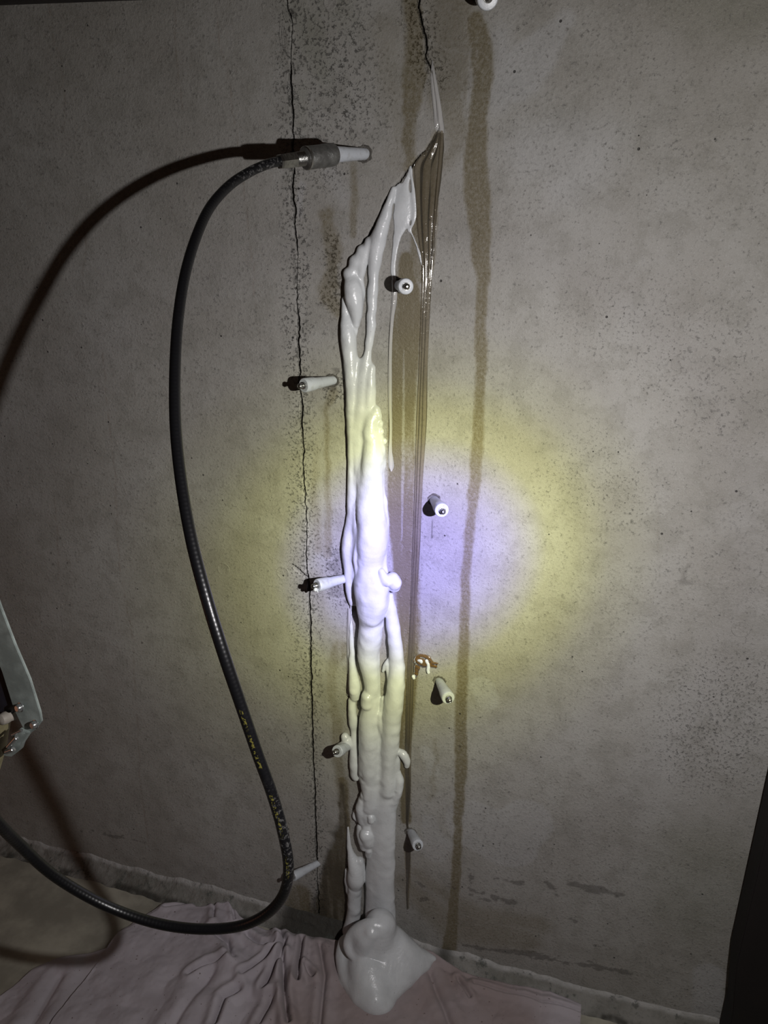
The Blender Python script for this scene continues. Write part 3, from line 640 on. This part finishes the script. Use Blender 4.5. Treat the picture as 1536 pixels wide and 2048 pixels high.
T_([(683,1960,.005,10),(688,1972,.004,10)], k=.004)
T_([(768,1856,.094,12),(744,1850,.098,14),(720,1858,.086,15),(703,1874,.070,14),(699,1892,.058,13),(708,1908,.050,12),(726,1914,.048,11),(742,1908,.050,9)], k=.003)
T_([(730,1870,.078,24),(724,1890,.060,22)], k=.006)
T_([(742,1864,.090,17),(732,1880,.076,18),(728,1894,.064,15)], k=.003)
T_([(770,1862,.090,9),(776,1876,.074,10),(772,1888,.064,8)], k=.002); T_([(745,1905,.056,6),(752,1925,.046,5),(752,1940,.038,4)], k=.002)
pud = link('foam_puddle', Fl.mesh('foam_puddle', 0.0008, 0.020, ymax=0.003, zmin=0.0005), M_FOAM); child(pud, foam_root)

# ---- resin ribbons: thin swept sheets with ridges lying on the wall
def ribbon(name, rows, mat, th=0.0022, ridges=3, parent=None, nv=14, seed=5):
    # rows: (y_px, x_left, x_right)
    R = catmull(rows, 6); V = []; m = len(R); r_ = np.random.default_rng(seed)
    ph = r_.random(4)*6
    for i, (yy, xa, xb) in enumerate(R):
        for k in range(nv):
            t = k/(nv-1); e = math.sin(math.pi*t)**0.45 if 0 < t < 1 else 0
            prof = 0.55+0.28*math.cos(ridges*2*math.pi*t+ph[0]+0.35*math.sin(i*0.06+ph[1]))+0.17*math.sin(7*t+i*0.21+ph[2])*math.sin(i*.13+ph[3])
            wob = 1.2*math.sin(i*0.37+ph[1])*(-1 if k == 0 else 1) if k in (0, nv-1) else 0
            q = on_wall(xa+(xb-xa)*t+wob*0.5, yy); h = th*e*max(prof, 0.15)
            V.append((q[0], wall_y(q[0], q[2])*0.3-0.0009-h, q[2]))
    V = np.array(V); back = V.copy(); back[:,1] = 0.0018
    n = len(V); q1 = grid_quads(m, nv, True); q2 = grid_quads(m, nv)+n
    ring = [i*nv for i in range(m)], [i*nv+nv-1 for i in range(m)]
    sides = []
    for a, b in zip(ring[0][:-1], ring[0][1:]): sides.append((a, b, b+n, a+n))
    for a, b in zip(ring[1][:-1], ring[1][1:]): sides.append((b, a, a+n, b+n))
    me = mesh_np(name, np.vstack([V, back]), np.vstack([q1, q2, np.array(sides)])); o = link(name, me, mat)
    if parent is not None: child(o, parent)
    return o
res_root = empty('resin_run', on_wall(830, 1640)); tag(res_root, 'glossy clear brownish resin running down the wall right of the white foam', 'resin')
ribbon('resin_ribbon', [(262,871,888),(290,858,888),(310,843,887),(330,828,886),(360,828,882),(400,830,877),(440,833,873),(480,838,870),(520,843,867),(560,844,864),(600,843,861),(680,840,858),(760,837,855),(850,833,853),(950,830,847),(1050,827,842),(1130,824,838),(1250,820,831),(1330,816,828),(1430,812,825),(1520,810,823),(1580,812,821),(1640,813,818),(1655,814,818)], M_RESIN, 0.0026, 3, res_root, 18)
ribbon('resin_tongue', [(122,864,867),(150,862,871),(190,864,879),(225,867,885),(250,870,888),(266,874,889)], M_MILKY, 0.0022, 2, res_root, 12)
ribbon('resin_bead', [(268,882,888),(330,877,884),(390,872,878),(450,867,873),(500,865,869),(540,863,866)], M_RESIN, 0.0042, 1, res_root, 10)
ribbon('resin_streak', [(560,783,795),(600,784,794),(640,781,788),(700,777,785),(780,777,784),(860,779,785),(900,777,785),(930,778,788),(942,782,785)], M_MILKY, 0.0020, 1, res_root, 10)
ribbon('resin_drip', [(1660,812,818),(1690,812,820),(1740,813,820),(1790,813,817),(1818,815,816)], M_RESIN, 0.0012, 1, res_root, 8)
ribbon('resin_streak', [(1216,695,704),(1260,695,703),(1320,695,703),(1390,694,702)], M_MILKY, 0.0018, 1, res_root, 8)

# small amber splatter with white drips
sp_root = empty('foam_splatter', on_wall(850, 1325)); tag(sp_root, 'small amber resin splatter with white drips right of the foam column', 'splatter')
Fs = Field(on_wall(815,1365)-np.array([0,.012,0]), on_wall(890,1295)+np.array([0.002,.006,0]), 0.0006)
def ss(Fd, pts, **k): wall_stroke(Fd, pts, **k)
ss(Fs, [(829,1322,4),(834,1314,4),(845,1311,4.5),(857,1316,5),(864,1325,5),(874,1327,3),(873,1331,3)], flat=0.6, k=.001); ss(Fs, [(836,1328,6),(832,1345,5),(830,1354,3)], flat=0.35, k=.001); ss(Fs, [(845,1326,6),(855,1332,5)], flat=.35, k=.001)
ss(Fs, [(836,1322,9),(846,1326,10),(858,1330,7)], flat=0.3, dy=0.0009, k=.001); ss(Fs, [(834,1335,7),(832,1348,5)], flat=0.3, dy=0.0009, k=.001); ss(Fs, [(862,1330,5),(872,1334,4)], flat=0.3, dy=0.0009, k=.001)
am = link('amber_blob', Fs.mesh('amber_blob', 0.0005, 0.002), M_AMBER); child(am, sp_root)
Fs2 = Field(on_wall(815,1365)-np.array([0,.012,0]), on_wall(890,1295)+np.array([0.002,.006,0]), 0.0006)
ss(Fs2, [(836,1320,3),(842,1322,4.5),(844,1325,3)], flat=.8, k=.001, dy=.0012); ss(Fs2, [(853,1322,3),(857,1330,3.5),(856,1340,4),(857,1345,4)], flat=.8, k=.001, dy=.0012); ss(Fs2, [(826,1352,3),(828,1356,3)], k=.001)
wd = link('white_drip', Fs2.mesh('white_drip', 0.0003, 0.003), M_FOAM); child(wd, sp_root)

# ------------------------------------------------------------------ injection packers
def packer(hole, face, h, label, nipple=True, r0=0.0056, r1=0.0088):
    a = on_wall(*hole); b = on_wall(face[0], face[1], h); dvec = b-a; L = float(np.linalg.norm(dvec)); d = dvec/L
    root = empty('injection_packer', a); tag(root, label, 'packer', 'white injection packers set along the crack')
    pts = [(-0.015, r0*0.8), (0.0, r0), (L*0.60, r0+(r1-r0)*0.55), (L*0.66, r1*0.93), (L*0.94, r1), (L*0.985, r1*0.96), (L, r1*0.88), (L-0.0006, r1*0.5), (L-0.0006, 0)]
    bm_obj('body', lathe(pts, a, d, 36), M_NYLON, root)
    # chipped rim of the drilled hole
    bm = bmesh.new(); n = 26; ring = []
    for k in range(n):
        t = 2*math.pi*k/n; rr = 1+0.22*random.random()
        for (f_, y) in ((1.02, -0.0002), (1.22*rr, -0.0011-0.0008*random.random()), (1.42*rr, 0.0008)):
            ring.append(bm.verts.new((a[0]+math.cos(t)*r0*f_*1.12, y+wall_y(a[0],a[2]), a[2]+math.sin(t)*r0*f_)))
    for k in range(n):
        for j in range(2):
            i0 = 3*k+j; i1 = 3*((k+1)%n)+j; bm.faces.new((ring[i0], ring[i1], ring[i1+1], ring[i0+1]))
    bmesh.ops.recalc_face_normals(bm, faces=bm.faces); bm_obj('hole_rim', bm, M_RIM, root, None)
    if nipple:
        e = a+d*(L-0.0008)
        nb = bm_obj('grease_nipple', lathe([(0,0.0043),(0.0022,0.0043),(0.0024,0.0034),(0.0042,0.0027),(0.0052,0.0023),(0.0060,0.0031),(0.0074,0.0033),(0.0086,0.0026),(0.0092,0.0014),(0.0088,0.0009),(0.0088,0)], e, d, 24), M_STEEL, root)
    return root, a, d, L
HP = 0.043
packer((664,761), (607,771), HP, 'white packer on the long crack upper left of the foam, under the hose coupling')
packer((798,571), (812,573), HP, 'white packer pointing straight out between the resin streaks near mid-height')
packer((868,1000), (884,1021), HP, 'white packer in the violet light spot right of the foam')
p5 = packer((694,1156), (634,1171), HP, 'white packer touching the foam left side at the bright spot, clotted nipple')
packer((879,1363), (897,1397), HP, 'white packer just below the amber splatter on the right')
packer((700,1490), (674,1503), HP*0.9, 'white packer with foam blob around its base, lower left of the foam')
packer((822,1664), (836,1691), HP*0.85, 'white packer lowest on the right with resin dripping past it', r0=0.006, r1=0.0084)
packer((633,1728), (586,1753), HP, 'lowest white packer on the left, partly behind the black hose', r0=0.0052, r1=0.0076)
packer((958,-14), (976,-4), HP, 'white packer cut off by the top edge of the picture', r1=0.0105)
# the one the hose is coupled to
rt, a0, d0, L0 = packer((727,308), (668,309), 0.040, 'white packer at upper centre with the hose coupling screwed on', nipple=False, r0=0.0062, r1=0.0082)
Lp = on_wall(663,309,0.043)
# foam clots on packers (parts of nothing: small top-level clumps would float; fuse them with the foam thing)
Fc = Field(on_wall(606,1200)-np.array([0,.06,0]), on_wall(660,1145)+np.array([0,.004,0]), 0.0008)
for (cx,cy,hh,rr) in ((629,1165,.045,4),(626,1172,.047,4),(631,1179,.046,4.5),(624,1168,.050,3),(636,1182,.043,4)):
    q = on_wall(cx,cy,hh); Fc.stroke([q,q+1e-4],[rr*m_per_px(q)]*2,0.001)
_c = link('foam_clot', Fc.mesh('foam_clot', 0.0003, 0.004, ymax=10), M_FOAM); child(_c, p5[0])
# ------------------------------------------------------------------ hose with coupling
c0 = on_wall(668, 309, 0.040); c1 = on_wall(556, 324, 0.100)
ax = (c1-c0); LC = float(np.linalg.norm(ax)); ax /= LC
hose_root = empty('hydraulic_hose', c1); tag(hose_root, 'black rubber injection hose looping from the upper packer down past the cloth', 'hose')
def frac(px): return (668-px)/(668-556)*LC
s1, s2, s3, s4 = frac(666), frac(640), frac(607), frac(590)
RC = 22*m_per_px(on_wall(640,310,0.055))
bm_obj('coupling_sleeve', lathe([(s1-0.002,RC*0.86),(s1,RC*0.98),(s1+0.004,RC),(s2-0.004,RC),(s2-0.002,RC*0.95),(s2,RC*0.97),(s3-0.004,RC*0.98),(s3-0.001,RC*0.90),(s3,RC*0.55)], c0, ax, 40), M_COUPL, hose_root)
bm_obj('coupling_ring', lathe([(s3-0.0045,RC*0.96),(s3-0.0040,RC*1.0),(s3-0.0018,RC*1.0),(s3-0.0012,RC*0.93)], c0, ax, 40), M_STEEL, hose_root)
bm_obj('threaded_neck', lathe([(s3-0.002,RC*0.60)]+[(s3+0.0008*k, RC*(0.62 if k%2 else 0.57)) for k in range(int((s4-s3)/0.0008)+2)], c0, ax, 32), M_STEEL, hose_root)
bm_obj('hex_ferrule', lathe([(s4,RC*0.60),(s4+0.001,RC*0.70),(frac(562),RC*0.66),(frac(558),RC*0.60)], c0, ax, sides=6), M_STEEL, hose_root, None)
# hose centreline: photo point and distance in front of the wall
HOSE = [(560,323,.098),(540,327,0.108),(505,341,0.125),(460,370,0.152),(420,415,0.185),(392,475,0.222),(370,550,0.254),(356,640,0.284),(350,740,0.315),(351,850,0.345),(362,960,0.371),(383,1080,0.395),(414,1200,0.412),(448,1310,0.419),(482,1410,0.418),(516,1510,0.415),(545,1590,0.413),(566,1665,0.412),(577,1735,0.412),(566,1790,0.412),(530,1830,0.412),(475,1853,0.412),(400,1858,0.415),(320,1848,0.420),(240,1823,0.427),(170,1790,0.437),(100,1745,0.450),(40,1690,0.465),(0,1650,0.480),(-60,1580,0.500),(-130,1480,0.520)]
hc = catmull([on_wall(*p) for p in HOSE], 12)
hm = tube_mesh('hose_tube', hc, 0.0047, 28)
ht = link('hose_tube', hm); child(ht, hose_root)
# print band faces the camera's right side: find v of that direction
HOSE_PRINT_V = 0.70
_L = np.concatenate([[0], np.cumsum(np.linalg.norm(np.diff(hc, axis=0), axis=1))]); HOSE_S0 = float(_L[12*HOSE.index((482,1410,0.415))]) if (482,1410,0.415) in HOSE else float(_L[12*14]); HOSE_S1 = float(_L[12*18])
hm.materials.append(hose_material())
# small milky clot at the coupling mouth
Fk = Field(on_wall(655,335,0)-np.array([0.01,.06,0.005]), on_wall(680,300)+np.array([0.005,-.02,0.005]), 0.0006)
for pp, rr in (((663,322,.044),3.5),((664,327,.043),4.2),((667,318,.042),3)):
    q = on_wall(*pp); Fk.stroke([q,q+1e-4],[rr*m_per_px(q)]*2,0.0015)
k_ = link('foam_clot', Fk.mesh('foam_clot', 0.0002, 0.003, ymax=10), M_FOAM); child(k_, rt)

# ------------------------------------------------------------------ cloth on the floor
def cloth(name, top, right_end, cols, rows, depth, folds, seed, base=0.004, root=None, x_lo=None, damp=True, left_slope=0.0):
    Tp = np.array([on_floor(a, b, 0.018)[:2] for a, b in top]); L = np.concatenate([[0], np.cumsum(np.linalg.norm(np.diff(Tp, axis=0), axis=1))]); L /= L[-1]
    u = np.linspace(0, 1, cols); tx = np.interp(u, L, Tp[:,0]); ty = np.interp(u, L, Tp[:,1])
    v = np.linspace(0, 1, rows)[:,None]
    Xc = tx[None,:]+left_slope*(1-u[None,:])*0+v*0; Yc = ty[None,:]*(1-v)+(-depth)*v
    Xc = Xc - v*0.0
    H = base+np.abs(fbm2(Xc, Yc, 0.07, seed, 2)-0.5)*0.018+(fbm2(Xc, Yc, 0.018, seed+5, 3)-0.5)*0.004
    for pts, wv, am in folds:
        W = [(on_floor(a,b)[0], on_floor(a,b)[1], 0) for a, b in pts]; d, _ = seg_dist(Xc, Yc, W)
        endf = 1.0
        H = H-am*1.3*np.exp(-(d/(wv*0.28))**2)+am*np.exp(-((d-wv)/(wv*0.8))**2)*1.3
    edge = np.minimum(smooth01(v*np.ones_like(Xc), 0, 0.04), 1); H = H*(0.75+0.25*edge)
    H = np.maximum(H, 0.0022)
    # rise over the mortar cove
    H = H+np.clip(0.026+Yc*0.9, 0, 0.03)*0.75
    V = np.stack([Xc, Yc, H], -1).reshape(-1,3); n = len(V); bk = V.copy(); bk[:,2] -= 0.0014
    q = np.vstack([grid_quads(rows, cols, True), grid_quads(rows, cols)+n]); sd = []
    for c in range(cols-1): sd.append((c, c+1, c+1+n, c+n)); e = (rows-1)*cols+c; sd.append((e+1, e, e+n, e+1+n))
    for r in range(rows-1): a = r*cols; sd.append((a+cols, a, a+n, a+cols+n)); b = a+cols-1; sd.append((b, b+cols, b+cols+n, b+n))
    me = mesh_np(name, np.vstack([V, bk]), np.vstack([q, np.array(sd)]))
    at = me.attributes.new('damp', 'FLOAT', 'POINT')
    xd = on_floor(540,1980)[0]; dm = smooth01(Xc-xd, -0.03, 0.07)*(0.45+0.5*fbm2(Xc, Yc, 0.05, seed+9, 3)) if damp else np.zeros(Xc.shape)
    xr_ = on_floor(1050,2010)[0]; dm = dm*(1-smooth01(Xc-xr_, 0, 0.05)*0.8)
    at.data.foreach_set('value', np.concatenate([dm.ravel(), dm.ravel()]).astype(np.float32))
    o = link(name, me, M_CLOTH); child(o, root); return o
cl_root = empty('cloth_rag', on_floor(560, 2000)); tag(cl_root, 'crumpled pinkish grey cloth spread on the floor under the foam', 'cloth')
FOLDS = [([(424,1872),(456,1894),(461,1919),(468,1931)], .010, .006), ([(560,1877),(572,1899),(567,1919),(543,1963),(528,1990)], .009, .008), ([(567,1933),(570,2003),(577,2060)], .009, .009), ([(605,1894),(600,1929),(595,1978)], .007, .008),
         ([(478,1993),(449,2010),(431,2060)], .010, .007), ([(379,1961),(419,1941),(451,1933)], .008, .004), ([(486,1963),(543,1921),(567,1901)], .008, .006), ([(612,1948),(627,1966)], .006, .005), ([(948,1978),(1060,2008),(1159,2035)], .006, .0045),
         ([(915,1968),(939,2007)], .006, .004), ([(640,1900),(650,1960),(640,2060)], .010, .005), ([(350,2060),(400,1990),(430,1950)], .02, .004), ([(520,2060),(545,2010)], .010, .006), ([(860,1960),(900,2060)], .014, .004), ([(330,1823),(400,1808),(455,1803)], .006, .003),
         ([(495,1880),(520,1900),(548,1905)], .008, .005), ([(430,1812),(428,1850)], .006, .003), ([(465,1818),(470,1850)], .005, .003)]
cloth('cloth_main', [(222,1893),(230,1868),(245,1849),(285,1824),(300,1816),(330,1799),(375,1797),(392,1804),(455,1804),(478,1825),(530,1852),(600,1862),(640,1868),(700,1880),(780,1890),(865,1907),(925,1939),(1016,1962),(1100,1980),(1163,2004)], None, 620, 220, 0.42, FOLDS, 101, 0.010, cl_root)
cloth('cloth_under_layer', [(-160,2060),(0,1976),(60,1928),(110,1904),(215,1884),(300,1870),(380,1860)], None, 220, 120, 0.42, [([(60,2060),(120,1960)], .02, .004)], 131, 0.003, cl_root, damp=False)
# ------------------------------------------------------------------ black board at the right, red scrap, beam
def slab(name, pts_front, thick, mat, label, cat, direction=(0,1,0)):
    bm = bmesh.new(); d = Vector(direction)*thick
    f = [bm.verts.new(Vector(p)) for p in pts_front]; b = [bm.verts.new(Vector(p)+d) for p in pts_front]; n = len(f)
    bm.faces.new(f); bm.faces.new(list(reversed(b)))
    for i in range(n): bm.faces.new((f[i], b[i], b[(i+1)%n], f[(i+1)%n]))
    bmesh.ops.recalc_face_normals(bm, faces=bm.faces); bmesh.ops.bevel(bm, geom=bm.edges[:], offset=0.0015, segments=2, affect='EDGES')
    o = bm_obj(name, bm, mat); 
    if label: tag(o, label, cat)
    return o
q = [on_wall(1543,1540,.048), on_wall(1472,1930,.048), on_wall(1462,2030,.048)]
e0 = on_wall(1520,1700,.048); zb = 0.004
slab('upright_board', [(on_wall(1560,1440,.048)[0]+.004,-.048,on_wall(1560,1440,.048)[2]+.9), tuple(on_wall(1563,1530,.048)), tuple(on_wall(1472,1930,.048)), tuple(on_wall(1464,2030,.048)), (on_wall(1464,2030,.048)[0],-.048,zb), (on_wall(1464,2030,.048)[0]+.30,-.048,zb), (on_wall(1464,2030,.048)[0]+.40,-.048,on_wall(1560,1440,.048)[2]+.9)], 0.042, M_BLACK,
     'near-black upright board standing at the lower right edge in front of the wall', 'board')
a = on_wall(-300, 22); b = on_wall(330, -1)
slab('ceiling_beam', [(a[0],-.012,a[2]), (b[0],-.012,b[2]), (b[0]+.1,-.012,b[2]+.012), (b[0]+.1,-.012,b[2]+.1), (a[0],-.012,b[2]+.1)], 0.03, M_TIMB, 'dark beam edge along the top left corner above the concrete', 'beam')

# ------------------------------------------------------------------ pump bracket at the left edge, close to the camera
hp = 0.42
def wp(x, y, h=hp): return Vector(on_wall(x, y, h))
pump = empty('pump_bracket', wp(20, 1440)); tag(pump, 'galvanised metal bracket with bolts and clamp poking in at the left edge', 'bracket')
def plate(name, outline, th, mat, h=hp):
    bm = bmesh.new(); f = [bm.verts.new(wp(x, y, h)) for x, y in outline]; bk = [bm.verts.new(v.co+Vector((0,th,0))) for v in f]; n = len(f)
    bm.faces.new(f); bm.faces.new(list(reversed(bk)))
    for i in range(n): bm.faces.new((f[i], bk[i], bk[(i+1)%n], f[(i+1)%n]))
    bmesh.ops.recalc_face_normals(bm, faces=bm.faces); bmesh.ops.bevel(bm, geom=bm.edges[:], offset=0.0005, segments=2, affect='EDGES')
    return bm_obj(name, bm, mat, pump)
plate('metal_plate', [(-70,1030),(-38,1105),(2,1217),(30,1290),(60,1360),(80,1425),(83,1443),(72,1458),(62,1466),(45,1455),(27,1418),(4,1345),(-60,1180),(-110,1060)], 0.0025, M_ZINC)
for (bx, by, br) in ((42,1414,9.5), (72,1448,9)):
    p = wp(bx, by, hp+0.0005); r = br*m_per_px(p); dd = (-0.25,-1,0.15)
    bm_obj('bolt_head', lathe([(0,r*1.05),(0.0008,r*1.05),(0.001,r*0.85),(0.0035,r*0.8),(0.0045,r*0.6),(0.0045,0)], p, dd, 24), M_BOLT, pump)
plate('clamp_plate', [(48,1462),(58,1466),(42,1490),(38,1502),(22,1514),(8,1512),(2,1500),(20,1485),(30,1465),(40,1458)], 0.006, M_ZINC, hp+0.002)
for (x0,y0,x1,y1,rp) in ((16,1494,34,1474,4.5), (12,1504,28,1498,5), (24,1470,44,1460,3)):
    p = wp(x0,y0,hp+.006); e = wp(x1,y1,hp+.006); r = rp*m_per_px(p)
    bm_obj('clamp_pin', lathe([(0,r*.6),(0.0005,r),((e-p).length-.0005,r),((e-p).length,r*.6)], p, e-p, 20), M_BOLT, pump)
p = wp(18,1432,hp-.004); bm_obj('pale_knob', lathe([(-.004,.3*.02),(0,.0052),(.004,.0058),(.008,.005),(.0095,.003),(.0098,0)], p, (-.2,-1,.1), 28), M_PALEKNOB, pump)
plate('dark_housing', [(-220,1100),(-110,1060),(-60,1180),(0,1330),(30,1415),(20,1440),(-40,1440),(-220,1420)], 0.006, M_DARKP, hp-.004)
p = wp(-30,1560,hp-.01); e = wp(2,1425,hp-.01)
bm_obj('yellow_grip', lathe([(0,.004),(.002,.0105),((e-p).length*.5,.0115),((e-p).length-.002,.0095),((e-p).length,.004)], p, e-p, 32), M_GRIP, pump)
# red scrap at the bottom right corner
Tr = [on_floor(1500,2030,.01), on_floor(1530,1985,.01)]
bm = bmesh.new(); g = {}
for i in range(12):
    for j in range(10):
        s = i/11; t = j/9; bx = on_floor(1490,2050)+(on_floor(1600,2080)-on_floor(1490,2050))*s; ty = np.array([0.02*(1-s), -0.10*t+0.03*s, 0])
        x, y = bx[0]+0.0, bx[1]+ty[1]-0.01
        g[i,j] = bm.verts.new((x, min(y, -0.075), 0.006+0.010*math.sin(s*7)*math.cos(t*5)+0.004*random.random()+0.008))
for i in range(11):
    for j in range(9): bm.faces.new((g[i,j], g[i+1,j], g[i+1,j+1], g[i,j+1])).smooth = True
bmesh.ops.solidify(bm, geom=bm.faces[:], thickness=0.002)
o = bm_obj('red_rag', bm, M_RED, None, None); tag(o, 'small dull red cloth scrap on the floor at the bottom right corner', 'cloth')
